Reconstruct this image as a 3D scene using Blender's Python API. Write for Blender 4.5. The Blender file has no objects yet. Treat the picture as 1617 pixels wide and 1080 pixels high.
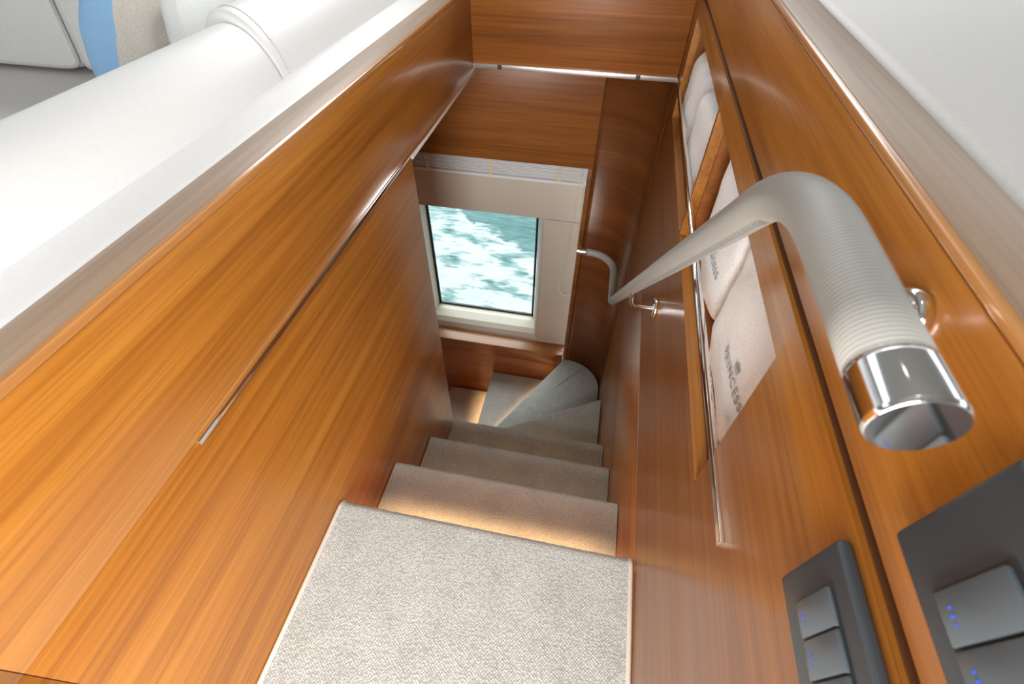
import bpy, bmesh, math, random
from mathutils import Vector, Matrix, noise
random.seed(7)
S = bpy.context.scene
COL = S.collection
PI = math.pi
ZO = 1.0          # every number below is relative to eye height; the landing floor lies at world z = 0

# ------------------------------------------------------------------ camera
cd = bpy.data.cameras.new('camera'); cam = bpy.data.objects.new('camera', cd); COL.objects.link(cam)
cd.sensor_width = 36.0; cd.lens = 36.0 * 732.6 / 1617.0; cd.clip_start = 0.01; cd.clip_end = 200
AX = Vector((0.9812, 0.1924, 0.0066)); DN = Vector((0.1469, -0.7256, -0.6719)); FW = Vector((-0.1245, 0.6607, -0.7406))
M3 = Matrix((AX, -DN, -FW)).transposed()
cam.matrix_world = Matrix.Translation((0, 0, ZO)) @ M3.to_4x4()
cd.dof.use_dof = True; cd.dof.focus_distance = 1.0; cd.dof.aperture_fstop = 11.0
S.camera = cam

# ------------------------------------------------------------------ light
W = bpy.data.worlds.new('world'); S.world = W; W.use_nodes = True
bg = W.node_tree.nodes['Background']; bg.inputs[0].default_value = (0.93, 0.97, 1.0, 1); bg.inputs[1].default_value = 1.7
def area(name, loc, target, sx, sy, power, color=(1, 1, 1), spread=180):
    l = bpy.data.lights.new(name, 'AREA'); l.shape = 'RECTANGLE'; l.size = sx; l.size_y = sy
    l.energy = power; l.color = color; l.spread = math.radians(spread)
    o = bpy.data.objects.new(name, l); COL.objects.link(o)
    o.location = (loc[0], loc[1], loc[2] + ZO)
    d = Vector(target) - Vector(loc); o.rotation_euler = d.to_track_quat('-Z', 'Y').to_euler()
    return o
area('added_aft_light', (0.0, -0.96, -0.22), (-0.45, 0.05, -0.70), 0.5, 1.4, 42, (1, 0.99, 0.97))  # unseen soft light from aft, added as a lamp; no door is built
sl = bpy.data.lights.new('hazy_sun', 'SUN'); sl.energy = 5.0; sl.angle = math.radians(60); sl.color = (1.0, 0.98, 0.95)
so_ = bpy.data.objects.new('hazy_sun', sl); COL.objects.link(so_); so_.rotation_euler = Vector((0.10, -0.60, -0.80)).to_track_quat('-Z', 'Y').to_euler()
S.view_settings.view_transform = 'Standard'; S.view_settings.look = 'None'
S.view_settings.exposure = 0.26; S.view_settings.gamma = 1.0; S.view_settings.use_curve_mapping = False

# ------------------------------------------------------------------ materials
def newmat(name):
    m = bpy.data.materials.new(name); m.use_nodes = True
    return m, m.node_tree, m.node_tree.nodes['Principled BSDF']
def N(t, typ, **kw):
    n = t.nodes.new(typ)
    for k, v in kw.items(): setattr(n, k, v)
    return n
def ramp(t, stops):
    r = N(t, 'ShaderNodeValToRGB'); e = r.color_ramp.elements
    while len(e) < len(stops): e.new(0.5)
    for i, (p, c) in enumerate(stops):
        e[i].position = p; e[i].color = (*c, 1) if len(c) == 3 else c
    return r
def plain(name, col, rough=0.5, metal=0.0, coat=0.0, spec=None):
    m, t, b = newmat(name)
    b.inputs['Base Color'].default_value = (*col, 1); b.inputs['Roughness'].default_value = rough
    b.inputs['Metallic'].default_value = metal; b.inputs['Coat Weight'].default_value = coat
    if spec is not None: b.inputs['Specular IOR Level'].default_value = spec
    return m
def wood(name, axis, dark, mid, light, rough=0.3, scale=1.0, coat=0.12, seed=0.0):
    m, t, b = newmat(name)
    tc = N(t, 'ShaderNodeTexCoord')
    def mapped(s_across, s_along, off):
        mp = N(t, 'ShaderNodeMapping')
        sc = [s_across * scale] * 3
        for ax in axis: sc['XYZ'.index(ax)] = s_along * scale
        mp.inputs['Scale'].default_value = sc; mp.inputs['Location'].default_value = (off + seed, off * 1.7 + seed, off * 0.6 + seed)
        t.links.new(tc.outputs['Object'], mp.inputs['Vector']); return mp
    def nz(mp, detail, rough_, dist=0.0):
        n = N(t, 'ShaderNodeTexNoise'); n.inputs['Scale'].default_value = 1.0; n.inputs['Detail'].default_value = detail
        n.inputs['Roughness'].default_value = rough_; n.inputs['Distortion'].default_value = dist
        t.links.new(mp.outputs[0], n.inputs['Vector']); return n
    broad = nz(mapped(13, 0.55, 3.1), 3, 0.55, 0.4)
    streak = nz(mapped(95, 1.6, 7.7), 4, 0.6, 0.2)
    fine = nz(mapped(330, 7.0, 1.3), 2, 0.5)
    a = N(t, 'ShaderNodeMath', operation='MULTIPLY'); a.inputs[1].default_value = 0.55; t.links.new(broad.outputs[0], a.inputs[0])
    c = N(t, 'ShaderNodeMath', operation='MULTIPLY_ADD'); c.inputs[1].default_value = 0.45; t.links.new(streak.outputs[0], c.inputs[0]); t.links.new(a.outputs[0], c.inputs[2])
    r = ramp(t, [(0.33, dark), (0.5, mid), (0.68, light)]); t.links.new(c.outputs[0], r.inputs[0])
    fr = ramp(t, [(0.3, (0.72, 0.72, 0.72)), (0.62, (1.06, 1.06, 1.06))]); t.links.new(fine.outputs[0], fr.inputs[0])
    mx = N(t, 'ShaderNodeMix', data_type='RGBA', blend_type='MULTIPLY'); mx.inputs[0].default_value = 0.55
    t.links.new(r.outputs[0], mx.inputs[6]); t.links.new(fr.outputs[0], mx.inputs[7]); t.links.new(mx.outputs[2], b.inputs['Base Color'])
    bp = N(t, 'ShaderNodeBump'); bp.inputs['Strength'].default_value = 0.04; bp.inputs['Distance'].default_value = 0.001
    t.links.new(fine.outputs[0], bp.inputs['Height']); t.links.new(bp.outputs[0], b.inputs['Normal'])
    b.inputs['Roughness'].default_value = rough; b.inputs['Coat Weight'].default_value = coat; b.inputs['Coat Roughness'].default_value = 0.18
    return m
WD, WM, WL = (0.255, 0.083, 0.012), (0.395, 0.147, 0.020), (0.52, 0.222, 0.036)
M_WY = wood('veneer_lengthwise', 'Y', WD, WM, WL, coat=0.3)
M_WY2 = wood('veneer_lengthwise_lower', 'Y', WD, WM, WL, seed=4.3, coat=0.35)
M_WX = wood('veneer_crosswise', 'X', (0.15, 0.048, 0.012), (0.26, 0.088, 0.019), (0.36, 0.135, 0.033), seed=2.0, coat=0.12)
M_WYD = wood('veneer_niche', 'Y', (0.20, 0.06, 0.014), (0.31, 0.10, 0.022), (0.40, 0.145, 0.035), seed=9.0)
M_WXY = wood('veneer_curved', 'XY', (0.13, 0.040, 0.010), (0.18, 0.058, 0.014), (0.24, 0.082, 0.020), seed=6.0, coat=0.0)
M_LIP = wood('solid_lipping', 'Y', (0.40, 0.16, 0.045), (0.52, 0.23, 0.07), (0.62, 0.30, 0.10), rough=0.22, coat=1.0)
M_CAP = wood('taupe_cap_wood', 'Y', (0.29, 0.195, 0.13), (0.37, 0.255, 0.175), (0.44, 0.315, 0.225), rough=0.38, scale=0.6, coat=0.0)  # lighter and less saturated than the wall veneer
M_GAP = plain('dark_gap_shade', (0.13, 0.047, 0.012), 0.6)  # dark brown for gaps, the groove's shade put into its colour
M_CHROME = plain('polished_chrome', (0.86, 0.86, 0.87), 0.07, 1.0)
M_STEEL = plain('trim_steel', (0.86, 0.855, 0.85), 0.32, 0.85)
M_TRIMW = plain('white_reflection_edge', (0.82, 0.81, 0.79), 0.25)  # white stands in for the bright reflection in the polished edge
M_DARK = plain('dark_reflection_recess', (0.03, 0.03, 0.03), 0.4)
M_RUBBER = plain('black_gasket', (0.012, 0.012, 0.013), 0.5)
M_SHROUD = plain('cream_moulding', (0.62, 0.57, 0.49), 0.42)
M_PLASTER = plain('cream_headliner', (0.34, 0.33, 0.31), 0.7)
M_BLIND = plain('blind_slat_white', (0.84, 0.85, 0.86), 0.3)
M_TAPE = plain('ladder_tape_cream', (0.82, 0.75, 0.60), 0.8)
M_CORD = plain('cord_cream', (0.88, 0.84, 0.76), 0.7)
M_SWITCH = plain('anthracite_plate', (0.055, 0.068, 0.078), 0.3)
M_KEY = plain('anthracite_key', (0.10, 0.128, 0.148), 0.25)
M_THREAD = plain('grey_embroidery', (0.30, 0.315, 0.34), 0.8)
M_STITCHW = plain('pale_stitching', (0.50, 0.50, 0.49), 0.7)
M_STITCH = plain('grey_stitching', (0.16, 0.155, 0.145), 0.7)
def emit(name, col, s):
    m, t, b = newmat(name); b.inputs['Base Color'].default_value = (0.02, 0.02, 0.02, 1)
    b.inputs['Emission Color'].default_value = (*col, 1); b.inputs['Emission Strength'].default_value = s; return m
M_LED = emit('warm_light_strip', (1.0, 0.55, 0.22), 3.0)
M_LENS = emit('fill_spot_lens', (1.0, 0.86, 0.68), 4.0)  # glowing lens of the added ceiling spots
M_BLUE = emit('blue_key_symbol', (0.03, 0.14, 1.0), 0.8)
def fabric(name, col, col2, scale, bump=0.3, rough=0.9, sheen=0.0, dist=0.002):
    m, t, b = newmat(name); tc = N(t, 'ShaderNodeTexCoord')
    n = N(t, 'ShaderNodeTexNoise'); n.inputs['Scale'].default_value = scale; n.inputs['Detail'].default_value = 3
    t.links.new(tc.outputs['Object'], n.inputs['Vector'])
    r = ramp(t, [(0.35, col2), (0.6, col)]); t.links.new(n.outputs[0], r.inputs[0]); t.links.new(r.outputs[0], b.inputs['Base Color'])
    bp = N(t, 'ShaderNodeBump'); bp.inputs['Strength'].default_value = bump; bp.inputs['Distance'].default_value = dist
    t.links.new(n.outputs[0], bp.inputs['Height']); t.links.new(bp.outputs[0], b.inputs['Normal'])
    b.inputs['Roughness'].default_value = rough; b.inputs['Sheen Weight'].default_value = sheen; return m
M_LEATHER = fabric('white_leather', (0.81, 0.815, 0.815), (0.79, 0.795, 0.795), 260, 0.08, 0.42)
M_BENCH = fabric('off_white_vinyl', (0.66, 0.655, 0.645), (0.63, 0.625, 0.615), 260, 0.08, 0.5)
M_SEAT = fabric('grey_leather', (0.64, 0.625, 0.61), (0.60, 0.585, 0.57), 220, 0.10, 0.42)
M_BACKC = fabric('pale_leather', (0.80, 0.805, 0.795), (0.76, 0.765, 0.755), 220, 0.10, 0.4)
M_BLUEC = fabric('blue_linen', (0.33, 0.57, 0.86), (0.25, 0.49, 0.80), 420, 0.3)
M_BEIGE = fabric('beige_linen', (0.70, 0.66, 0.60), (0.56, 0.53, 0.48), 420, 0.3)
M_WHITEC = fabric('white_linen', (0.86, 0.88, 0.88), (0.80, 0.82, 0.82), 420, 0.25)
M_TOWEL = fabric('white_terry', (0.93, 0.925, 0.915), (0.80, 0.79, 0.78), 480, 0.6, 0.95, 0.2, 0.003)
def carpet(name, c_hi, c_lo, pitch):
    m, t, b = newmat(name); tc = N(t, 'ShaderNodeTexCoord')
    wob = N(t, 'ShaderNodeTexNoise'); wob.inputs['Scale'].default_value = 90; wob.inputs['Detail'].default_value = 2
    t.links.new(tc.outputs['Object'], wob.inputs['Vector'])
    mp = N(t, 'ShaderNodeMapping'); mp.inputs['Scale'].default_value = (1 / pitch, 1 / pitch, 1 / pitch)
    mp.inputs['Rotation'].default_value = (0, 0, math.radians(38))
    t.links.new(tc.outputs['Object'], mp.inputs['Vector'])
    v = N(t, 'ShaderNodeTexVoronoi'); v.inputs['Scale'].default_value = 1.0; v.inputs['Randomness'].default_value = 0.45
    t.links.new(mp.outputs[0], v.inputs['Vector'])
    big = N(t, 'ShaderNodeTexNoise'); big.inputs['Scale'].default_value = 14; big.inputs['Detail'].default_value = 3
    t.links.new(tc.outputs['Object'], big.inputs['Vector'])
    r = ramp(t, [(0.18, c_hi), (0.72, c_lo)]); t.links.new(v.outputs['Distance'], r.inputs[0])
    br = ramp(t, [(0.3, (0.90, 0.90, 0.90)), (0.7, (1.05, 1.05, 1.05))]); t.links.new(big.outputs[0], br.inputs[0])
    mx = N(t, 'ShaderNodeMix', data_type='RGBA', blend_type='MULTIPLY'); mx.inputs[0].default_value = 1.0
    t.links.new(r.outputs[0], mx.inputs[6]); t.links.new(br.outputs[0], mx.inputs[7]); t.links.new(mx.outputs[2], b.inputs['Base Color'])
    inv = N(t, 'ShaderNodeMath', operation='SUBTRACT'); inv.inputs[0].default_value = 1.0; t.links.new(v.outputs['Distance'], inv.inputs[1])
    bp = N(t, 'ShaderNodeBump'); bp.inputs['Strength'].default_value = 0.8; bp.inputs['Distance'].default_value = 0.0025
    t.links.new(inv.outputs[0], bp.inputs['Height']); t.links.new(bp.outputs[0], b.inputs['Normal'])
    b.inputs['Roughness'].default_value = 0.95; b.inputs['Specular IOR Level'].default_value = 0.1; return m
M_CARPET = carpet('looped_wool_carpet', (0.63, 0.645, 0.62), (0.37, 0.38, 0.36), 0.0042)
M_BIND = fabric('carpet_binding', (0.66, 0.60, 0.53), (0.55, 0.50, 0.44), 600, 0.3)
# hand-rail wrap: fine rings round the tube, in the tube's own uv
def railmat():
    m, t, b = newmat('woven_leather_wrap'); uv = N(t, 'ShaderNodeUVMap'); uv.uv_map = 'UVMap'
    w = N(t, 'ShaderNodeTexWave', wave_type='BANDS', bands_direction='X'); w.inputs['Scale'].default_value = 130
    w.inputs['Distortion'].default_value = 1.2; w.inputs['Detail'].default_value = 2; w.inputs['Detail Scale'].default_value = 1.5
    t.links.new(uv.outputs[0], w.inputs['Vector'])
    r = ramp(t, [(0.0, (0.26, 0.255, 0.235)), (0.7, (0.37, 0.365, 0.34))]); t.links.new(w.outputs['Fac'], r.inputs[0]); t.links.new(r.outputs[0], b.inputs['Base Color'])
    bp = N(t, 'ShaderNodeBump'); bp.inputs['Strength'].default_value = 0.16; bp.inputs['Distance'].default_value = 0.0004
    t.links.new(w.outputs['Fac'], bp.inputs['Height']); t.links.new(bp.outputs[0], b.inputs['Normal'])
    b.inputs['Roughness'].default_value = 0.42; return m
M_RAIL = railmat()
def glassmat():
    m, t, b = newmat('tinted_marine_glass'); out = t.nodes['Material Output']
    tr = N(t, 'ShaderNodeBsdfTransparent'); tr.inputs[0].default_value = (0.84, 0.90, 0.90, 1)
    gl = N(t, 'ShaderNodeBsdfGlossy'); gl.inputs['Roughness'].default_value = 0.02
    lw = N(t, 'ShaderNodeLayerWeight'); lw.inputs[0].default_value = 0.35
    pw = N(t, 'ShaderNodeMath', operation='POWER'); pw.inputs[1].default_value = 3.0; t.links.new(lw.outputs['Facing'], pw.inputs[0])
    fz = N(t, 'ShaderNodeMath', operation='MULTIPLY_ADD'); fz.inputs[1].default_value = 0.5; fz.inputs[2].default_value = 0.03; t.links.new(pw.outputs[0], fz.inputs[0])
    mx = N(t, 'ShaderNodeMixShader'); t.links.new(fz.outputs[0], mx.inputs[0]); t.links.new(tr.outputs[0], mx.inputs[1]); t.links.new(gl.outputs[0], mx.inputs[2])
    t.links.new(mx.outputs[0], out.inputs['Surface']); return m
M_GLASS = glassmat()
def seamat():
    m, t, b = newmat('churned_sea'); tc = N(t, 'ShaderNodeTexCoord')
    sep = N(t, 'ShaderNodeSeparateXYZ'); t.links.new(tc.outputs['Object'], sep.inputs[0])
    def noise_(scale, sx, sy, detail, dist, rot=0.3):
        mp = N(t, 'ShaderNodeMapping'); mp.inputs['Scale'].default_value = (sx, sy, 1); mp.inputs['Rotation'].default_value = (0, 0, rot)
        t.links.new(tc.outputs['Object'], mp.inputs['Vector'])
        n = N(t, 'ShaderNodeTexNoise'); n.inputs['Scale'].default_value = scale; n.inputs['Detail'].default_value = detail
        n.inputs['Distortion'].default_value = dist; n.inputs['Roughness'].default_value = 0.58
        t.links.new(mp.outputs[0], n.inputs['Vector']); return n
    patch = noise_(2.6, 1.0, 1.7, 6, 0.35); streak = noise_(6, 0.7, 4.0, 4, 0.2)
    mix = N(t, 'ShaderNodeMath', operation='MULTIPLY_ADD'); mix.inputs[1].default_value = 0.35; t.links.new(streak.outputs[0], mix.inputs[0])
    h = N(t, 'ShaderNodeMath', operation='MULTIPLY'); h.inputs[1].default_value = 0.65; t.links.new(patch.outputs[0], h.inputs[0]); t.links.new(h.outputs[0], mix.inputs[2])
    foam = ramp(t, [(0.35, (0.038, 0.115, 0.12)), (0.44, (0.16, 0.25, 0.25)), (0.515, (0.42, 0.445, 0.445))]); t.links.new(mix.outputs[0], foam.inputs[0])
    clear = ramp(t, [(0.35, (0.045, 0.12, 0.125)), (0.65, (0.11, 0.20, 0.20))]); t.links.new(streak.outputs[0], clear.inputs[0])
    # wake edge: y + 0.62 x + wobble
    ex = N(t, 'ShaderNodeMath', operation='MULTIPLY_ADD'); ex.inputs[1].default_value = 0.62; t.links.new(sep.outputs['X'], ex.inputs[0]); t.links.new(sep.outputs['Y'], ex.inputs[2])
    ww = N(t, 'ShaderNodeMath', operation='MULTIPLY_ADD'); ww.inputs[1].default_value = 0.9; t.links.new(patch.outputs[0], ww.inputs[0]); t.links.new(ex.outputs[0], ww.inputs[2])
    edge = N(t, 'ShaderNodeMapRange'); edge.inputs['From Min'].default_value = 4.56; edge.inputs['From Max'].default_value = 4.62; t.links.new(ww.outputs[0], edge.inputs['Value'])
    mx = N(t, 'ShaderNodeMix', data_type='RGBA'); t.links.new(edge.outputs[0], mx.inputs[0]); t.links.new(foam.outputs[0], mx.inputs[6]); t.links.new(clear.outputs[0], mx.inputs[7])
    t.links.new(mx.outputs[2], b.inputs['Base Color']); b.inputs['Roughness'].default_value = 0.55; b.inputs['Specular IOR Level'].default_value = 0.15
    return m
M_SEA = seamat()

# ------------------------------------------------------------------ mesh helpers (numbers are eye-relative; ZO is added on build)
class MB:
    def __init__(s): s.v = []; s.f = []; s.uv = None
    def box(s, x0, x1, y0, y1, z0, z1, skew=None):
        b = len(s.v)
        for z in (z0, z1):
            for (x, y) in ((x0, y0), (x1, y0), (x1, y1), (x0, y1)):
                s.v.append((x + (skew(y) if skew else 0), y, z))
        s.f += [(b, b+3, b+2, b+1), (b+4, b+5, b+6, b+7), (b, b+1, b+5, b+4), (b+1, b+2, b+6, b+5), (b+2, b+3, b+7, b+6), (b+3, b, b+4, b+7)]
        return s
    def prism(s, poly, z0, z1):
        n = len(poly); b = len(s.v)
        ar = sum(poly[i][0]*poly[(i+1) % n][1] - poly[(i+1) % n][0]*poly[i][1] for i in range(n))
        if ar < 0: poly = poly[::-1]
        s.v += [(x, y, z0) for x, y in poly] + [(x, y, z1) for x, y in poly]
        s.f += [tuple(b+i for i in reversed(range(n))), tuple(b+n+i for i in range(n))]
        s.f += [(b+i, b+(i+1) % n, b+n+(i+1) % n, b+n+i) for i in range(n)]
        return s
    def profile(s, prof, axis, a0, a1):
        """closed profile swept straight: axis 'X' -> prof is (y,z); axis 'Y' -> prof is (x,z)"""
        n = len(prof); b = len(s.v)
        for a in (a0, a1):
            for p, q in prof: s.v.append((a, p, q) if axis == 'X' else (p, a, q))
        s.f += [tuple(b+i for i in range(n)), tuple(b+n+i for i in reversed(range(n)))]
        s.f += [(b+i, b+n+i, b+n+(i+1) % n, b+(i+1) % n) for i in range(n)]
        return s
    def tube(s, pts, r, seg=12, caps=True):
        pts = [Vector(p) for p in pts]; n = len(pts); b = len(s.v)
        rr = r if isinstance(r, (list, tuple)) else [r]*n
        tans = [(pts[min(i+1, n-1)] - pts[max(i-1, 0)]).normalized() for i in range(n)]
        up = Vector((0, 0, 1)) if abs(tans[0].z) < 0.9 else Vector((1, 0, 0))
        nrm = tans[0].cross(up).normalized(); s.frames = []; L = 0; lens = []
        for i in range(n):
            if i: L += (pts[i]-pts[i-1]).length
            lens.append(L)
            nrm = (nrm - tans[i]*nrm.dot(tans[i])).normalized(); bi = tans[i].cross(nrm)
            s.frames.append((pts[i], nrm.copy(), bi.copy(), tans[i].copy()))
            for k in range(seg):
                a = 2*PI*k/seg; s.v.append(tuple(pts[i] + (nrm*math.cos(a) + bi*math.sin(a))*rr[i]))
        f0 = len(s.f)
        if s.uv is None: s.uv = {}
        for i in range(n-1):
            for k in range(seg):
                k2 = (k+1) % seg
                s.uv[len(s.f)] = [(lens[i], k/seg), (lens[i], (k+1)/seg), (lens[i+1], (k+1)/seg), (lens[i+1], k/seg)]
                s.f.append((b+i*seg+k, b+i*seg+k2, b+(i+1)*seg+k2, b+(i+1)*seg+k))
        if caps:
            s.f.append(tuple(b+k for k in reversed(range(seg)))); s.f.append(tuple(b+(n-1)*seg+k for k in range(seg)))
        return s
    def grid(s, fn, nu, nv, wrapu=False):
        b = len(s.v)
        for j in range(nv+1):
            for i in range(nu + (0 if wrapu else 1)): s.v.append(tuple(fn(i/nu, j/nv)))
        w = nu if wrapu else nu+1
        for j in range(nv):
            for i in range(nu):
                i2 = (i+1) % w if wrapu else i+1
                s.f.append((b+j*w+i, b+j*w+i2, b+(j+1)*w+i2, b+(j+1)*w+i))
        return s
    def superq(s, c, h, e=0.35, nu=40, nv=24, R=None, disp=None):
        def sp(w, p): return math.copysign(abs(w)**p, w)
        def fn(u, v):
            th = 2*PI*u; ph = -PI/2 + PI*v; cp = 0.0 if v < 1e-6 or v > 1-1e-6 else sp(math.cos(ph), e)
            p = Vector((cp*sp(math.cos(th), e)*h[0], cp*sp(math.sin(th), e)*h[1], sp(math.sin(ph), e)*h[2]))
            if disp: p = disp(p)
            if R is not None: p = R @ p
            return p + Vector(c)
        return s.grid(fn, nu, nv, True)
    def build(s, name, mat, parent=None, smooth=False, bevel=0.0, bseg=2, origin=None, recalc=True):
        if parent is not None:
            o0 = Vector(parent['_w'])
        elif origin is not None: o0 = Vector((origin[0], origin[1], origin[2] + ZO))
        else:
            xs = [v[0] for v in s.v]; ys = [v[1] for v in s.v]; zs = [v[2] for v in s.v]
            o0 = Vector(((min(xs)+max(xs))/2, (min(ys)+max(ys))/2, min(zs)+ZO))
        me = bpy.data.meshes.new(name)
        me.from_pydata([(x-o0.x, y-o0.y, z+ZO-o0.z) for x, y, z in s.v], [], s.f)
        if s.uv:
            ul = me.uv_layers.new(name='UVMap')
            for fi, uvs in s.uv.items():
                for li, q in zip(me.polygons[fi].loop_indices, uvs): ul.data[li].uv = q
        bm = bmesh.new(); bm.from_mesh(me)
        if bevel > 0:
            bmesh.ops.remove_doubles(bm, verts=bm.verts, dist=1e-6)
            es = [e for e in bm.edges if len(e.link_faces) == 2 and e.calc_face_angle(0) > 0.6]
            bmesh.ops.bevel(bm, geom=es, offset=bevel, segments=bseg, profile=0.5, affect='EDGES', clamp_overlap=True)
        if recalc: bmesh.ops.recalc_face_normals(bm, faces=bm.faces)
        for f in bm.faces: f.smooth = smooth or bevel > 0
        if bevel > 0 and not smooth:
            for e in bm.edges:
                if len(e.link_faces) == 2 and e.calc_face_angle(0) > 0.7: e.smooth = False
        bm.to_mesh(me); bm.free()
        if bevel > 0:
            pass
        me.materials.append(mat)
        ob = bpy.data.objects.new(name, me); COL.objects.link(ob)
        if parent is not None: ob.parent = parent
        else: ob.location = o0
        ob['_w'] = list(o0)
        return ob
def tag(o, label=None, cat=None, group=None, kind=None):
    if label: o['label'] = label
    if cat: o['category'] = cat
    if group: o['group'] = group
    if kind: o['kind'] = kind
    return o
def empty(name, loc, **kw):
    o = bpy.data.objects.new(name, None); COL.objects.link(o); o.empty_display_size = 0.05
    o.location = (loc[0], loc[1], loc[2]+ZO); o['_w'] = [loc[0], loc[1], loc[2]+ZO]
    return tag(o, **kw)
def box(*a, **k): return MB().box(*a, **k)

# ------------------------------------------------------------------ key planes
XL = -0.4507                                   # stairwell face of the left wall
def sk(y): return 0.0104*(y-0.3)               # the right wall opens by a hair towards the hull
XR = 0.192
YU, YB = 1.650, 1.900                          # upper cross wall, hull-side wall below

# ------------------------------------------------------------------ left wall
wl = empty('wall_left', (XL, 0.5, -1.0), kind='structure', label='orange-brown veneered half wall between stairwell and sofa')
box(XL-0.035, XL, -0.026, 1.70, -0.5275, -0.3165).build('upper_panel', M_WY, wl, bevel=0.0006)
box(XL-0.035, XL, -0.9, -0.0266, -0.5275, -0.3165).build('upper_panel', M_WY, wl, bevel=0.0006)
box(XL-0.035, XL, -0.026, 1.035, -2.93, -0.5285).build('lower_panel', M_WY2, wl, bevel=0.0006)
box(XL-0.035, XL, -0.9, -0.0266, -1.0, -0.5285).build('lower_panel', M_WY2, wl, bevel=0.0006)
box(XL-0.034, XL-0.002, -0.9, 1.03, -2.9, -0.33).build('backing_board', M_GAP, wl)
box(XL-0.035, XL+0.0005, -0.9, 1.70, -0.3165, -0.3055).build('lipping', M_LIP, wl, bevel=0.0016, bseg=3)
box(-0.5075, XL-0.006, -0.9, 1.70, -0.325, -0.305).build('cap_board', M_CAP, wl, bevel=0.001)
t1 = empty('trim_1', (XL, 0.9, -0.535), kind='structure', label='chrome strip inlaid along the left wall')
box(XL-0.004, XL+0.0045, 0.221, 1.655, -0.5335, -0.5235).build('strip', M_CHROME, t1, bevel=0.0008)
box(XL-0.036, XL+0.002, 1.037, 1.655, -0.5470, -0.5335).build('soffit_edge', M_TRIMW, t1, bevel=0.0008)

# ------------------------------------------------------------------ right wall
wr = empty('wall_right', (XR, 0.5, -1.0), kind='structure', label='orange-brown veneered wall with towel niches and dark groove')
Y0 = -0.9; Y1 = 1.70
NB, NT = -0.587, -0.333                        # niche bottom and top
box(XR, XR+0.03, Y0, Y1, -0.2755, -0.1525, skew=sk).build('upper_panel', M_WY, wr, bevel=0.0010)
box(XR+0.014, XR+0.03, Y0, Y1, -0.295, -0.265, skew=sk).build('groove_back', M_GAP, wr)
box(XR+0.003, XR+0.014, Y0, Y1, -0.2876, -0.2866, skew=sk).build('groove_floor_shade', M_GAP, wr)  # dark strip over the groove floor, painting the shade inside it
p = MB()
def rpanel(y0, y1, z0, z1): p.box(XR, XR+0.018, y0, y1, z0, z1, skew=sk)
ys = [Y0, 0.328, 0.905, 0.925, 1.535, Y1]; zs = [-0.999, NB, NT, -0.2875]
# one face with two openings: build as a grid so that the veneer runs through without joints
def holed(ys, zs, holes, th):
    m = MB(); idx = {}
    for d in (0, th):
        for i, y in enumerate(ys):
            for j, z in enumerate(zs):
                idx[(i, j, d)] = len(m.v); m.v.append((XR+d+sk(y), y, z))
    cells = {(i, j) for i in range(len(ys)-1) for j in range(len(zs)-1)} - holes
    for (i, j) in cells:
        a, b, c, d_ = (i, j), (i+1, j), (i+1, j+1), (i, j+1)
        m.f.append(tuple(idx[(*q, 0)] for q in (a, d_, c, b))); m.f.append(tuple(idx[(*q, th)] for q in (a, b, c, d_)))
        for (di, dj, e0, e1) in ((-1, 0, a, d_), (1, 0, b, c), (0, -1, a, b), (0, 1, d_, c)):
            if (i+di, j+dj) not in cells:
                m.f.append((idx[(*e0, 0)], idx[(*e1, 0)], idx[(*e1, th)], idx[(*e0, th)]))
    return m
holed(ys, zs, {(1, 1), (3, 1)}, 0.018).build('niche_panel', M_WY2, wr, bevel=0.0012)
box(XR-0.0005, XR+0.018, Y0, Y1, -2.93, -1.0015, skew=sk).build('stair_side_panel', M_WY, wr, bevel=0.0006)
box(XR, XR+0.03, Y0, Y1, -0.1525, -0.1445, skew=sk).build('lipping', M_LIP, wr, bevel=0.0025, bseg=3)
box(XR+0.0045, 0.243, Y0, Y1, -0.165, -0.1435, skew=sk).build('cap_board', M_CAP, wr, bevel=0.001)
for (a, b) in ((0.328, 0.905), (0.925, 1.535)):
    nb = MB()
    nb.box(XR+0.0185, XR+0.17, a-0.008, b+0.008, NB-0.012, NB, skew=sk)
    nb.box(XR+0.0185, XR+0.17, a-0.008, b+0.008, NT, NT+0.012, skew=sk)
    nb.box(XR+0.0185, XR+0.17, a-0.0095, a, NB, NT, skew=sk); nb.box(XR+0.0185, XR+0.17, b, b+0.0095, NB, NT, skew=sk)
    nb.box(XR+0.17, XR+0.178, a-0.008, b+0.008, NB-0.012, NT+0.012, skew=sk)
    nb.build('niche_box', M_WYD, wr)
t2 = empty('trim_2', (XR, 0.9, -0.517), kind='structure', label='chrome strip running along the right wall across the towel niches')
box(XR-0.005, XR+0.004, 0.213, 1.66, -0.5165, -0.5035, skew=sk).build('strip', M_CHROME, t2, bevel=0.0008)

# ------------------------------------------------------------------ cross wall above, hull-side wall below
wb = empty('wall_back', (0, YB, -2.93), kind='structure', label='dark veneered cross wall around the window at the stair foot')
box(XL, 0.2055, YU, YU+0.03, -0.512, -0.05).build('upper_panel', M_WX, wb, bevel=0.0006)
box(XL, 0.21, YU+0.03, YU+0.05, -0.495, -0.06).build('backing_board', M_GAP, wb)
box(-0.030, 0.02, YB+0.026, YB+0.034, -2.93, -0.50).build('backing_board', M_GAP, wb)
XS = -0.0145                                   # vertical joint left of the curved corner panel
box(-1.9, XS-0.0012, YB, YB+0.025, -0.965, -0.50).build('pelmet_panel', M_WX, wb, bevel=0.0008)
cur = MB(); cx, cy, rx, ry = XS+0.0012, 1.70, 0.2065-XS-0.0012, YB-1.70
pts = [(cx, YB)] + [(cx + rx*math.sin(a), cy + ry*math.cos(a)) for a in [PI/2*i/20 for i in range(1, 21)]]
outer = [(x + 0.02*(x-cx)/rx, y + 0.02) for x, y in pts]
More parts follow.
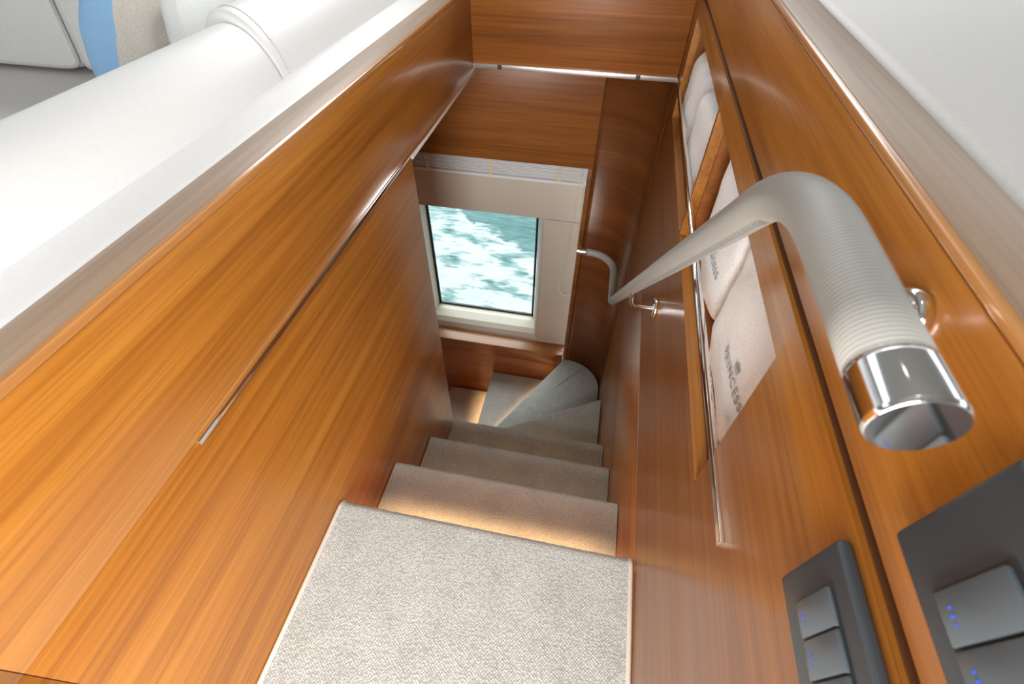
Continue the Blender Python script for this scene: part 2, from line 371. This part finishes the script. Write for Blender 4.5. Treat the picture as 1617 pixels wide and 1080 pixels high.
cur.prism(pts + outer[::-1], -2.93, -0.50)
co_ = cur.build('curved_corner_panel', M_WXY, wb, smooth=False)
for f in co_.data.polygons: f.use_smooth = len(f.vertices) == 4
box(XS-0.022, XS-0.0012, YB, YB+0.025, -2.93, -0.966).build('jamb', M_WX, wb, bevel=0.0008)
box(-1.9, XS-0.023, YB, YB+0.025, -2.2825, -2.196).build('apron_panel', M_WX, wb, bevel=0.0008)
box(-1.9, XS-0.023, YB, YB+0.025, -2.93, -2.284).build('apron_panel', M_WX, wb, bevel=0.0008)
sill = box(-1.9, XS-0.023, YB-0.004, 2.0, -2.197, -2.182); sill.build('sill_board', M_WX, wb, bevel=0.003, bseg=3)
MB().tube([(-0.045, YB+0.03, -2.183), (-0.045, YB+0.03, -2.179)], 0.006, 12).build('sill_stud', M_CHROME, wb, smooth=False)
t3 = empty('trim_3', (-0.1, YU, -0.525), kind='structure', label='bright metal strip under the upper cross wall')
box(XL, 0.2055, YU-0.006, YU+0.03, -0.526, -0.512).build('strip', M_STEEL, t3, bevel=0.001)
for x in (-0.36, 0.085): box(x-0.007, x+0.007, YU-0.0075, YU, -0.5255, -0.5125).build('dark_reflection', M_DARK, t3)  # dark pieces standing in for dark reflections in the metal

# lower deck shell
ce = box(-1.9, -0.815, 1.0, 2.13, -0.65, -0.635); ce.box(-0.815, XL-0.036, 1.0, 2.13, -0.562, -0.548); ce.box(-0.815, -0.808, 1.0, 2.13, -0.65, -0.562); ce.box(XL-0.036, 0.3, YU+0.031, 2.13, -0.53, -0.50)
tag(ce.build('ceiling', M_PLASTER), kind='structure', label='pale deckhead over the lower passage')
tag(box(-1.95, -1.9, 1.0, 2.13, -2.95, -0.635).build('wall_port', M_WX), kind='structure')
tag(box(-1.9, XL-0.036, 0.97, 1.0, -2.93, -0.65).build('wall_passage', M_WX), kind='structure')

# ------------------------------------------------------------------ window, moulding, blind
w1 = empty('window_1', (-0.55, 1.99, -2.2), kind='structure', label='square hull window in a cream moulded surround')
YS, YG = 1.99, 2.12
GX0, GX1, GZ0, GZ1 = -0.886, -0.262, -2.095, -1.30
sh = MB()
sh.box(-1.3, -0.030, YS, YS+0.02, -1.2905, -0.93)
sh.build('upper_surround', M_SHROUD, w1, bevel=0.003)
col = MB()                                     # rounded column right of the glass
prof = [(-0.030, YS), (-0.030, 2.13), (GX1+0.002, 2.13)] + [(-0.212 - 0.034*math.sin(a), YS+0.07-0.07*math.cos(a)) for a in [PI/2*i/10 for i in range(10, -1, -1)]]
col.prism(prof, -2.19, -1.2925); col.build('column_surround', M_SHROUD, w1, smooth=False)
lc = MB().prism([(-1.3, YS), (-0.905, YS), (GX0, YG-0.005), (GX0, 2.13), (-1.3, 2.13)], -2.19, -1.2925)
lc.build('column_surround', M_SHROUD, w1)
lg = [(2.128, -2.19), (2.128, GZ0), (YG-0.004, GZ0), (2.08, -2.100), (2.03, -2.118), (2.005, -2.140), (YS, -2.165), (YS-0.004, -2.181)]
MB().profile(lg + [(YS-0.004, -2.19)], 'X', -1.3, -0.030).build('ledge_surround', M_SHROUD, w1, smooth=False)
box(-1.3, -0.03, YS+0.02, 2.13, -1.2905, -1.27).build('head_surround', M_SHROUD, w1)
gk = MB()
for a in ((GX0, GX0+0.012, GZ0, GZ1+0.02), (GX1-0.012, GX1, GZ0, GZ1+0.02)): gk.box(a[0], a[1], YG-0.004, YG+0.008, a[2], a[3])
gk.box(GX0, GX1, YG-0.004, YG+0.008, GZ0, GZ0+0.012); gk.box(GX0, GX1, YG-0.004, YG+0.008, GZ1-0.012, GZ1)
gk.build('gasket', M_RUBBER, w1)
box(GX0+0.002, GX1-0.002, YG, YG+0.006, GZ0+0.002, GZ1).build('pane', M_GLASS, w1)

bl = empty('window_blind', (-0.44, 1.95, -1.06), label='raised white venetian blind above the hull window', cat='blind')
box(-0.90, -0.034, 1.925, 1.975, -0.962, -0.93).build('head_rail', M_BLIND, bl, bevel=0.002)
zz = -0.972; k = 0
s0 = None
while zz > -1.046:
    if s0 is None:
        s0 = box(-0.90, -0.036, 1.927, 1.973, zz-0.0016, zz+0.0016).build('slat', M_BLIND, bl, bevel=0.0006)
    else:
        c = s0.copy(); COL.objects.link(c); c.parent = bl; c.location = (0, random.uniform(-0.0015, 0.0015), -0.0068*k)
    k += 1; zz -= 0.0068
box(-0.90, -0.038, 1.924, 1.976, -1.062, -1.050).build('bottom_rail', M_BLIND, bl, bevel=0.002)
for x in (-0.765, -0.467, -0.157): 
    mt = MB()
    for i in range(12): mt.box(x-0.011, x+0.011, 1.9225-0.001*(i % 2), 1.926, -1.058+i*0.0085, -1.0515+i*0.0085)
    mt.build('ladder_tape', M_TAPE, bl)
cordp = [(-0.062, 1.905, -0.93), (-0.066, 1.906, -1.06), (-0.082, 1.915, -1.35), (-0.100, 1.925, -1.60), (-0.104, 1.925, -1.66), (-0.092, 1.925, -1.705), (-0.066, 1.925, -1.712), (-0.045, 1.922, -1.69), (-0.036, 1.918, -1.64), (-0.040, 1.912, -1.40), (-0.048, 1.906, -1.06), (-0.050, 1.905, -0.93)]
def smooth_path(P, n=6):
    P = [Vector(q) for q in P]; out = []
    for i in range(len(P)-1):
        p0, p1, p2, p3 = P[max(i-1, 0)], P[i], P[i+1], P[min(i+2, len(P)-1)]
        for j in range(n):
            u = j/n
            out.append(0.5*((2*p1) + (p2-p0)*u + (2*p0-5*p1+4*p2-p3)*u*u + (3*p1-p0-3*p2+p3)*u**3))
    return out + [P[-1]]
MB().tube(smooth_path(cordp), 0.0021, 6).build('pull_cord', M_CORD, bl, smooth=True)

# ------------------------------------------------------------------ floor, landing carpet, stairs
tag(box(XL-0.035, XR+0.03, -0.9, 0.33, -1.05, -1.006).build('floor', M_WX), kind='structure', label='wooden landing floor under the carpet')
lc_ = empty('landing_carpet', (-0.13, 0.0, -1.006), label='pale grey looped carpet with bound edges covering the top landing', cat='carpet')
CX0, CX1 = XL+0.010, XR-0.010
pr = [(-0.9, -1.006), (-0.9, -0.999)] + [(0.338+0.017*math.sin(a), -1.016+0.017*math.cos(a)) for a in [PI/2*i/6 for i in range(7)]] + [(0.355, -1.034), (0.332, -1.034), (0.332, -1.006)]
MB().profile(pr, 'X', CX0, CX1).build('pile', M_CARPET, lc_, smooth=False)
for x in (XL+0.0065, XR-0.0065):
    pb = [(x, -0.9, -1.001), (x, 0.336, -1.001)] + [(x, 0.336+0.018*math.sin(a), -1.019+0.018*math.cos(a)) for a in [PI/2*i/6 for i in range(1, 7)]] + [(x, 0.354, -1.034)]
    MB().tube(pb, 0.0052, 8).build('binding', M_BIND, lc_, smooth=True)

st = empty('staircase', (-0.1, 1.0, -2.93), label='steep winding staircase with grey carpeted steps turning left below the landing', cat='staircase')
def wr_x(y): return XR + sk(y)
def straight(y_nose, y_back, z):
    pr = [(y_back, z-0.03), (y_back, z)] + [(y_nose-0.014+0.014*math.sin(a), z-0.014+0.014*math.cos(a)) for a in [PI/2*i/6 for i in range(7)]] + [(y_nose, z-0.03)]
    o = MB().profile(pr, 'X', XL+0.003, wr_x(y_nose)-0.0035).build('step', M_CARPET, st, smooth=False)
    box(XL+0.002, wr_x(y_nose)-0.003, y_nose-0.042, y_nose-0.020, z-0.245, z-0.03).build('riser', M_WX, o)
    return o
box(XL+0.002, wr_x(0.3)-0.003, 0.312, 0.333, -1.236, -1.036).build('riser', M_WX, st)
straight(0.578, 0.334, -1.236); straight(0.811, 0.556, -1.477); straight(1.046, 0.789, -1.722)
def bevel_prism(poly, z0, z1, name, par):
    return MB().prism(poly, z0, z1).build(name, M_CARPET, par, bevel=0.009, bseg=3)
def rline(a, b, t=0.02, back=0.035):
    """riser board standing under a nosing line a-b, set back from it"""
    d = Vector((b[0]-a[0], b[1]-a[1])).normalized(); n = Vector((-d.y, d.x))
    return lambda s: [(a[0]+n.x*s*back, a[1]+n.y*s*back), (b[0]+n.x*s*back, b[1]+n.y*s*back), (b[0]+n.x*s*(back+t), b[1]+n.y*s*(back+t)), (a[0]+n.x*s*(back+t), a[1]+n.y*s*(back+t))]
z4, z5, z6, z7 = -1.965, -2.205, -2.445, -2.685
s4 = bevel_prism([(XL+0.003, 1.026), (0.196, 1.026), (0.199, 1.457), (XL+0.003, 1.083)], z4-0.03, z4, 'step', st)
MB().prism(rline((XL+0.003, 1.083), (0.198, 1.457))(-1), z4-0.245, z4-0.03).build('riser', M_WX, s4)
arc = [(cx + (rx-0.006)*math.sin(a), cy + (ry-0.006)*math.cos(a)) for a in [PI/2*i/14 for i in range(15)]]
s5 = bevel_prism([(XL+0.003, 1.055), (0.1985, 1.41)] + arc[::-1] + [(-0.026, 1.893), (XL+0.003, 1.133)], z5-0.03, z5, 'step', st)
MB().prism(rline((XL+0.003, 1.133), (-0.026, 1.893))(-1), z5-0.245, z5-0.03).build('riser', M_WX, s5)
a5, b5 = Vector((-0.187, 1.62)), Vector((0.062, 1.84))
s6 = bevel_prism([(-0.488, 1.06), (-0.43, 1.06), (0.03, 1.893), (-0.488, 1.893)], z6-0.03, z6, 'step', st)
box(-0.455, -0.435, 1.06, 1.893, z6-0.245, z6-0.03).build('riser', M_WX, s6)
s7 = bevel_prism([(-0.80, 1.004), (-0.435, 1.004), (-0.435, 1.893), (-0.80, 1.893)], z7-0.03, z7, 'step', st)
box(-0.765, -0.745, 1.004, 1.893, z7-0.245, z7-0.03).build('riser', M_WX, s7)
tag(box(-1.9, 0.22, 0.3, 1.9, -2.96, -2.93).build('floor_lower', M_CARPET), kind='structure', label='carpeted passage floor at the foot of the stairs')
# seam cut in the wide winder's carpet
sa, sb = Vector((-0.052, 1.66, z5+0.0004)), Vector((0.085, 1.83, z5+0.0004))
MB().tube([sa, sb], 0.0016, 6).build('carpet_seam', M_STITCH, s5)
# warm light strips under the nosings (the lamps of the staircase)
def led(a, b, z, power, spread=60, target_dx=(0, 0)):
    A = Vector((a[0], a[1], z)); B = Vector((b[0], b[1], z)); mid = (A+B)/2; L = (B-A).length
    MB().tube([A, B], 0.004, 6).build('light_strip', M_LED, st)
    o = area('step_light', (mid.x, mid.y, z-0.006), (mid.x+target_dx[0], mid.y+target_dx[1], z-0.3), L, 0.006, power, (1.0, 0.58, 0.26), spread)
    ang = math.atan2(B.y-A.y, B.x-A.x); o.rotation_euler = (0, 0, ang)
led((XL+0.03, 0.341), (XR-0.03, 0.341), -1.040, 1.7, 76)
led((XL+0.03, 0.566), (XR-0.03, 0.566), -1.270, 0.09, 120)
led((XL+0.03, 0.799), (XR-0.03, 0.799), -1.511, 0.09, 120)
led((XL+0.03, 1.034), (XR-0.03, 1.034), -1.756, 0.09, 120)
led((-0.40, 1.190), (-0.060, 1.800), z5-0.036, 1.2, 78)
led((-0.476, 1.12), (-0.476, 1.86), z6-0.036, 1.0, 84)

# ------------------------------------------------------------------ hand rail
hr = empty('handrail', (0.13, 0.9, -1.3), label='grey wrapped handrail with chrome ends slanting down the right wall', cat='handrail')
RR = 0.0156
def rx_(y): return XR - 0.069 + sk(y)
P = [(rx_(0.136), 0.136, -0.1375), (rx_(0.165), 0.165, -0.1375), (rx_(0.2), 0.2, -0.1375)]
# bend from level to the stair pitch
def arc_pts(c, r, a0, a1, n): return [(c[0]+r*math.sin(a0+(a1-a0)*i/n), c[1]+r*math.cos(a0+(a1-a0)*i/n)) for i in range(n+1)]
r0 = 0.160; yb0 = 0.222; ang = math.radians(44.8)
for (y, z) in arc_pts((yb0, -0.1375-r0), r0, 0, ang, 10): P.append((rx_(y), y, z))
y1, z1 = P[-1][1], P[-1][2]
y2 = 1.385; z2 = z1 - (y2-y1)*math.tan(ang); P += [(rx_(y1+(y2-y1)*i/12), y1+(y2-y1)*i/12, z1+(z2-z1)*i/12) for i in range(1, 13)]
r1 = 0.045
for i in range(1, 7):                          # back to level
    a = ang*(1-i/6); P.append((rx_(y2), y2 + r1*(math.sin(ang)-math.sin(a)), z2 - r1*(math.cos(a)-math.cos(ang))))
x3, y3, z3 = P[-1]
P.append((x3, 1.57, z3)); r2 = 0.115
for i in range(1, 11): a = PI/2*i/10; P.append((x3 - r2*(1-math.cos(a)), 1.58 + r2*math.sin(a), z3))
P.append((0.008, 1.58+r2, z3))
tb = MB().tube(P, RR, 28); tube = tb.build('tube', M_RAIL, hr, smooth=False)
for f in tube.data.polygons: f.use_smooth = len(f.vertices) == 4
fr = tb.frames
# row of stitches along the inner lower side of the wrap
sm = MB()
def lerp_frames(s):
    acc = 0
    for i in range(len(P)-1):
        d = (Vector(P[i+1])-Vector(P[i])).length
        if acc + d >= s:
            u = (s-acc)/d; a, b = fr[i], fr[i+1]
            return a[0].lerp(b[0], u), a[3].lerp(b[3], u).normalized()
        acc += d
    return fr[-1][0], fr[-1][3]
s = 0.19; i = 0
while s < 0.80:
    c, tg = lerp_frames(s); side = Vector((-0.17, -0.66, -0.60))
    n = (side - tg*side.dot(tg)).normalized(); b_ = tg.cross(n)
    q = c + n*(RR+0.0002); d = (tg*0.0012 + b_*0.0030)
    sm.tube([q-d, q+d], 0.0006, 4); s += 0.0062; i += 1
tag(sm.build('stitching', M_STITCH, tube), kind='stuff')
def cap(p_end, direction, L, name):
    d = Vector(direction).normalized(); p_end = Vector(p_end); pr = [0, 0.0002, 0.002, L-0.0022, L-0.0020, L-0.0004, L]
    rad = [RR*0.9, RR*1.02, RR*1.03, RR*1.03, RR*1.03, RR*0.985, RR*0.95]
    m = MB().tube([p_end + d*q for q in pr], rad, 32).build(name, M_CHROME, hr)
    for f in m.data.polygons: f.use_smooth = len(f.vertices) == 4
cap(P[0], (0, -1, 0), 0.025, 'end_cap'); cap(P[-1], (-1, 0, 0), 0.042, 'end_cap')
def bracket(y, z, drop):
    e = MB(); c = Vector((rx_(y), y, z)); wx = XR + sk(y)
    base = c + Vector((0, 0.0, -RR*0.9)); pts = [base, base + Vector((0, 0, -drop*0.45))]
    e.tube(smooth_path([base, c + Vector((0.002, 0.003, -RR-drop*0.55)), c + Vector((0.012, 0.010, -RR-drop*0.92)), c + Vector((0.032, 0.014, -RR-drop)), Vector((wx-0.008, y+0.014, z-RR-drop))], 5), 0.0052, 12)
    o = e.build('bracket', M_CHROME, hr, smooth=True)
    fl = MB(); fc = Vector((wx, y+0.014, z-RR-drop))
    fl.tube([fc + Vector((0.0, 0, 0)), fc + Vector((-0.006, 0, 0)), fc + Vector((-0.0085, 0, 0)), fc + Vector((-0.0095, 0, 0))], [0.028, 0.028, 0.026, 0.014], 28)
    k = fl.build('flange', M_CHROME, o)
    for f in k.data.polygons: f.use_smooth = len(f.vertices) == 4
    return o
nw = Vector((XR+sk(0.23), 0.231, -0.186)); nc = Vector((rx_(0.225), 0.225, -0.145))
nb_ = MB().tube([nc, nw + Vector((-0.006, 0, 0))], 0.0055, 12).build('bracket', M_CHROME, hr, smooth=True)
nf = MB().tube([nw, nw + Vector((-0.006, 0, 0)), nw + Vector((-0.0085, 0, 0)), nw + Vector((-0.0095, 0, 0))], [0.0165, 0.0165, 0.015, 0.008], 28).build('flange', M_CHROME, nb_)
for f in nf.data.polygons: f.use_smooth = len(f.vertices) == 4
yk = 0.888; bracket(yk, z1 - (yk-y1)*math.tan(ang), 0.058)

# ------------------------------------------------------------------ switches
def switch(y_top, z0, z1, kz0, kz1, ky, label):
    s_ = empty('light_switch', (XR, y_top-0.06, (z0+z1)/2), label=label, cat='switch', group='switch panels by the handrail')
    Lp = 0.135
    pl = MB().box(XR-0.0095, XR, y_top-Lp, y_top, z0, z1, skew=sk).build('plate', M_SWITCH, s_, bevel=0.0035, bseg=3)
    box(XR-0.0101, XR-0.0085, ky-0.0705, ky+0.0022, kz0-0.0022, kz1+0.0022, skew=sk).build('recess', M_DARK, s_)
    for i in range(3):
        y1_ = ky - i*0.0232; y0_ = y1_ - 0.0220
        kk = MB().box(XR-0.0128, XR-0.0095, y0_, y1_, kz0, kz1, skew=sk).build('key', M_KEY, s_, bevel=0.0012)
        g = MB(); yc = (y0_+y1_)/2
        for j, w_ in enumerate((0.0012, 0.0022, 0.0016)):
            zc = kz0 + 0.0075
            g.box(XR-0.0131, XR-0.0127, yc-0.0036+j*0.0034-0.0006, yc-0.0036+j*0.0034+0.0006, zc-w_/2, zc+w_/2, skew=sk)
        g.build('symbol', M_BLUE, kk)
switch(0.1420, -0.378, -0.295, -0.355, -0.313, 0.1180, 'dark grey three-key switch panel below the dark groove')
switch(0.1275, -0.247, -0.164, -0.231, -0.189, 0.0930, 'dark grey three-key switch panel above the dark groove, under the handrail end')

# ------------------------------------------------------------------ towels
def text_mesh(body, size):
    cu = bpy.data.curves.new('lettering', 'FONT'); cu.body = body; cu.size = size; cu.extrude = 0.0004; cu.align_x = 'CENTER'; cu.space_character = 1.25; cu.offset = -0.0001
    ob = bpy.data.objects.new('lettering', cu); COL.objects.link(ob)
    dg = bpy.context.evaluated_depsgraph_get(); me = bpy.data.meshes.new_from_object(ob.evaluated_get(dg))
    bpy.data.objects.remove(ob); return me
def towel(c, h, label, seed, text=None, e=0.33, folds=5, fold_dir=(0.3, 1.0, 0.9), hollow=0.0):
    c = Vector(c); base = (c.x, c.y, c.z-h[2])
    tw = empty('towel', base, label=label, cat='towel', group='rolled towels in the wall niches')
    fd = Vector(fold_dir)
    def disp(p):
        q = p*9 + Vector((seed*3.1, seed*1.7, seed))
        d = noise.fractal(q, 1.0, 2.0, 3)*0.006 + 0.0035*math.sin(p.dot(fd)*75 + 4*noise.noise(q*0.5))*(0.3+0.7*max(0, noise.noise(q*0.7)))*folds/5
        nrm = Vector((p.x/h[0]**2, p.y/h[1]**2, p.z/h[2]**2)).normalized()
        return p + nrm*d
    o = MB().superq(c, h, e, 90, 60, disp=disp).build('terry_roll', M_TOWEL, tw, smooth=True)
    if text:
        (ty, tz, size) = text
        bm = bmesh.new(); bm.from_mesh(o.data); bm.verts.ensure_lookup_table()
        from mathutils.bvhtree import BVHTree
        bv = BVHTree.FromBMesh(bm); off = Vector(o['_w'])
        def stick(me, nm):
            for v in me.vertices:
                # text x runs towards the viewer's right (-y), text y runs up (+z)
                wy, wz = ty - v.co.x, tz + v.co.y
                hit = bv.ray_cast(Vector((-1, wy, wz+ZO)) - Vector((0, off.y, off.z)), Vector((1, 0, 0)))
                lx = hit[0].x if hit[0] else c.x-h[0]-off.x
                v.co = (lx - 0.0018 - v.co.z*0.8, wy-off.y, wz+ZO-off.z)
            me.materials.append(M_THREAD)
            t_ = bpy.data.objects.new(nm, me); COL.objects.link(t_); t_.parent = tw
        stick(text_mesh('PRINCESS', size), 'lettering')
        cr = MB()                              # small crown above the word
        me = bpy.data.meshes.new('crown_emblem'); k_ = size*0.75
        vs = [(-.5, 0), (.5, 0), (.62, .62), (.3, .32), (0, .75), (-.3, .32), (-.62, .62), (-.5, -.28), (.5, -.28), (.5, -.12), (-.5, -.12)]
        me.from_pydata([(a*k_, b*k_ + size*1.15, 0.0004) for a, b in vs], [], [(0, 1, 2, 3), (0, 3, 4, 5), (0, 5, 6), (7, 8, 9, 10)])
        stick(me, 'crown_emblem'); bm.free()
    return tw
TXW = XR + 0.085
towel((TXW, 0.464, -0.459), (0.062, 0.127, 0.120), 'white towel with embroidered word nearest the stair landing in the near wall niche', 1, (0.424, -0.487, 0.0205))
towel((TXW+0.002, 0.727, -0.459), (0.060, 0.122, 0.119), 'white towel with embroidered word half hidden behind the handrail', 2, (0.690, -0.492, 0.0205))
towel((TXW, 1.115, -0.488), (0.064, 0.138, 0.092), 'bluish white folded towel lying nearest in the far niche', 3, None, 0.4, 4)
towel((TXW+0.004, 1.392, -0.478), (0.068, 0.122, 0.102), 'rounded grey-white towel at the far end of the far niche', 4, None, 0.55, 3)

# ------------------------------------------------------------------ sofa and cushions beyond the left wall
so = empty('sofa', (-1.3, 1.0, -1.0), label='white leather corner sofa with round backrest rolls behind the left wall', cat='sofa')
def lprof(zb): return [(-0.505, zb), (-0.505, -0.318)] + [(-0.517+0.012*math.cos(a), -0.318+0.012*math.sin(a)) for a in [PI/2*i/5 for i in range(1, 6)]] + [(-0.80, -0.306), (-0.80, zb)]
MB().profile(lprof(-0.545), 'Y', -0.9, 1.645).build('back_base', M_LEATHER, so)
box(-0.79, -0.515, -0.89, 0.95, -0.999, -0.545).build('plinth', M_LEATHER, so)
def roll(y0, y1, c, r, rnd=0.035, shear=0.45):
    m = MB(); n = 8; pts = []; rad = []
    for i in range(n+1): a = PI/2*i/n; pts.append((c[0], y0+rnd*(1-math.cos(a)) if False else y0+rnd*(1-math.sin(a)), c[1])); rad.append(r-rnd+rnd*math.sin(a))
    pts = []; rad = []
    for i in range(n+1): a = PI/2*i/n; pts.append((c[0], y0+rnd*(1-math.cos(a)), c[1])); rad.append(r-rnd+rnd*math.sin(a))
    for i in range(1, 20): pts.append((c[0], y0+rnd+(y1-y0-2*rnd)*i/20, c[1])); rad.append(r)
    for i in range(n+1): a = PI/2*(1-i/n); pts.append((c[0], y1-rnd*(1-math.cos(a)), c[1])); rad.append(r-rnd+rnd*math.sin(a))
    m.tube(pts, rad, 64); m.v = [(x, y - shear*(x-c[0]), z) for x, y, z in m.v]
    return m.build('backrest_roll', M_LEATHER, so, smooth=True)
SHR = 0.45
roll(-0.85, 0.872, (-0.680, -0.335), 0.1024, rnd=0.016)
RC, RB = (-0.697, -0.331), 0.113
b2 = roll(0.872, 1.57, RC, RB, rnd=0.014)
sm = MB()
for i in range(90):
    a = -0.4 + i*(PI+0.6)/90
    q0, q1 = [Vector((RC[0]+(RB+0.0004)*math.cos(b), 0.902-SHR*RB*math.cos(b), RC[1]+(RB+0.0004)*math.sin(b))) for b in (a, a+0.022)]
    sm.tube([q0, q1], 0.0010, 5)
tag(sm.build('stitching', M_STITCHW, b2), kind='stuff')
ZS = -0.50
MB().superq((-1.75, 0.32, ZS-0.05), (0.95, 1.07, 0.05), 0.14, 80, 24).build('seat_cushion', M_SEAT, so, smooth=True)
box(-2.75, -0.80, -0.75, 1.50, ZS-0.125, ZS-0.10).build('seat_board', M_LEATHER, so, bevel=0.004)
box(-2.7, -0.85, -0.70, 0.95, -0.999, ZS-0.125).build('plinth', M_LEATHER, so, bevel=0.01)
for (x0, x1) in ((-2.60, -1.545), (-1.535, -0.83)):
    R = Matrix.Rotation(math.radians(-10), 3, 'X'); cc = Vector(((x0+x1)/2, 1.37, ZS+0.19))
    hx = (x1-x0)/2
    bc = MB().superq(cc, (hx, 0.085, 0.195), 0.09, 96, 48, R=R).build('back_cushion', M_BACKC, so, smooth=True)
    ed = []
    spw = lambda w: math.copysign(abs(w)**0.09, w)
    for i in range(97):
        t_ = 2*PI*i/96
        ed.append(cc + R @ Vector((spw(math.cos(t_))*(hx-0.004), -0.080, spw(math.sin(t_))*0.191)))
    MB().tube(ed, 0.0055, 6).build('piping', M_SEAT, bc, smooth=True)
def pillow(ctr, w, hgt, ths, R, label, mats, seed):
    c = Vector(ctr); pz = empty('throw_pillow', (c.x, c.y, ZS), label=label, cat='pillow')
    for sgn, th, (nm, mt) in zip((1, -1), ths, mats):
        def fn(u, v):
            a, b = 2*u-1, 2*v-1
            k_ = max(0, (1-a**4)*(1-b**4))**0.5
            pin = 1 - 0.06*(1-a*a)*abs(b)**3; pin2 = 1 - 0.06*(1-b*b)*abs(a)**3
            wv = 0.001*math.sin(b*14+seed)*(1-k_)
            wr_ = 0.012*noise.noise(Vector((a*2.4+seed, b*2.4, sgn)))*k_
            return c + R @ Vector((a*w*pin2, sgn*(th*k_ + wr_) + wv, b*hgt*pin))
        MB().grid(fn, 40, 40).build(nm, mt, pz, smooth=True)
def tilt(ay): return Matrix.Rotation(math.radians(ay), 3, 'Y') @ Matrix.Rotation(math.radians(90), 3, 'Z')
pillow((-1.09, 1.115, -0.335), 0.135, 0.16, (0.118, 0.078), tilt(31), 'throw pillow, blue on one side and beige linen on the other', (('blue_side', M_BLUEC), ('beige_side', M_BEIGE)), 1)
pillow((-0.905, 1.11, -0.350), 0.135, 0.145, (0.078, 0.055), tilt(14), 'white linen throw pillow beside the two-tone one', (('cover_side', M_WHITEC), ('cover_side', M_WHITEC)), 5)

# white padded ledge beyond the right wall's cap
pd = empty('side_bench', (0.6, 0.5, -1.0), label='white padded bench top beyond the right wall cap', cat='bench')
MB().box(0.264, 1.3, -0.9, 1.62, -0.30, -0.150).build('pad', M_BENCH, pd, bevel=0.012, bseg=4)
box(0.42, 1.28, -0.88, 1.6, -1.0, -0.30).build('base', M_LEATHER, pd)

# ------------------------------------------------------------------ saloon around, sea outside
sf = MB().box(-3.4, XL-0.036, -3.0, 0.965, -1.05, -1.0); sf.box(XR+0.19, 2.6, -3.0, 2.13, -1.05, -1.0); sf.box(XL-0.036, XR+0.19, -3.0, -0.9, -1.05, -1.0);
tag(sf.build('floor_saloon', M_CAP), kind='structure', label='saloon floor around the stairwell')
tag(box(-3.4, 2.6, -3.0, 2.15, 0.95, 1.0).build('ceiling_saloon', M_PLASTER), kind='structure', label='white saloon headliner')
for nm, a in (('wall_hull_side', (-3.4, 2.6, 2.135, 2.17, -0.64, 0.30)), ('wall_forward', (-3.45, -3.4, -3.0, 2.17, -1.0, 0.30)), ('light_block_sofa', (-3.4, -0.51, -1.0, -0.97, -1.0, 0.55)), ('light_block_bench', (0.40, 2.6, -1.0, -0.97, -1.0, 0.55)), ('wall_far_side', (2.6, 2.65, -3.0, 2.17, -1.0, 0.30))):  # aft pieces added to keep the aft lamp off sofa and bench
    tag(box(*a).build(nm, M_PLASTER), kind='structure', label='white saloon lining below the window band, aft pieces added to block light')
for (x, y) in ((-0.12, 0.35), (-0.12, 1.0)):  # invented ceiling spots, put in to brighten the stairwell
    dl = empty('fill_spot', (x, y, 0.94), label='unseen fill spot added in the saloon headliner over the ' + ('landing' if y < 0.6 else 'lower stairs'), cat='lamp', group='added fill spots')
    MB().tube([(x, y, 0.95), (x, y, 0.943), (x, y, 0.941)], [0.045, 0.045, 0.038], 24).build('bezel', M_CHROME, dl)
    MB().tube([(x, y, 0.9409), (x, y, 0.940)], 0.033, 24).build('lens', M_LENS, dl)
    ll = bpy.data.lights.new('fill_spot_lamp', 'SPOT'); ll.energy = 1.5; ll.color = (1.0, 0.90, 0.78); ll.spot_size = math.radians(75); ll.spot_blend = 0.8; ll.shadow_soft_size = 0.12
    lo = bpy.data.objects.new('fill_spot_lamp', ll); COL.objects.link(lo); lo.location = (x, y, 0.93+ZO)
sea = MB()
def sfn(u, v):
    x = -9 + 16*u; y = 2.6 + 14*v
    return (x, y, -3.4 + 0.05*noise.noise(Vector((x*1.5, y*2.2, 0))) + 0.02*noise.noise(Vector((x*5, y*8, 3))))
sea.grid(sfn, 160, 140)
tag(sea.build('sea_water', M_SEA, smooth=True, origin=(0, 0, -3.4)), kind='stuff', label='teal sea churned into white foam outside the window', cat='water')

for o in S.objects:
    if '_w' in o: del o['_w']
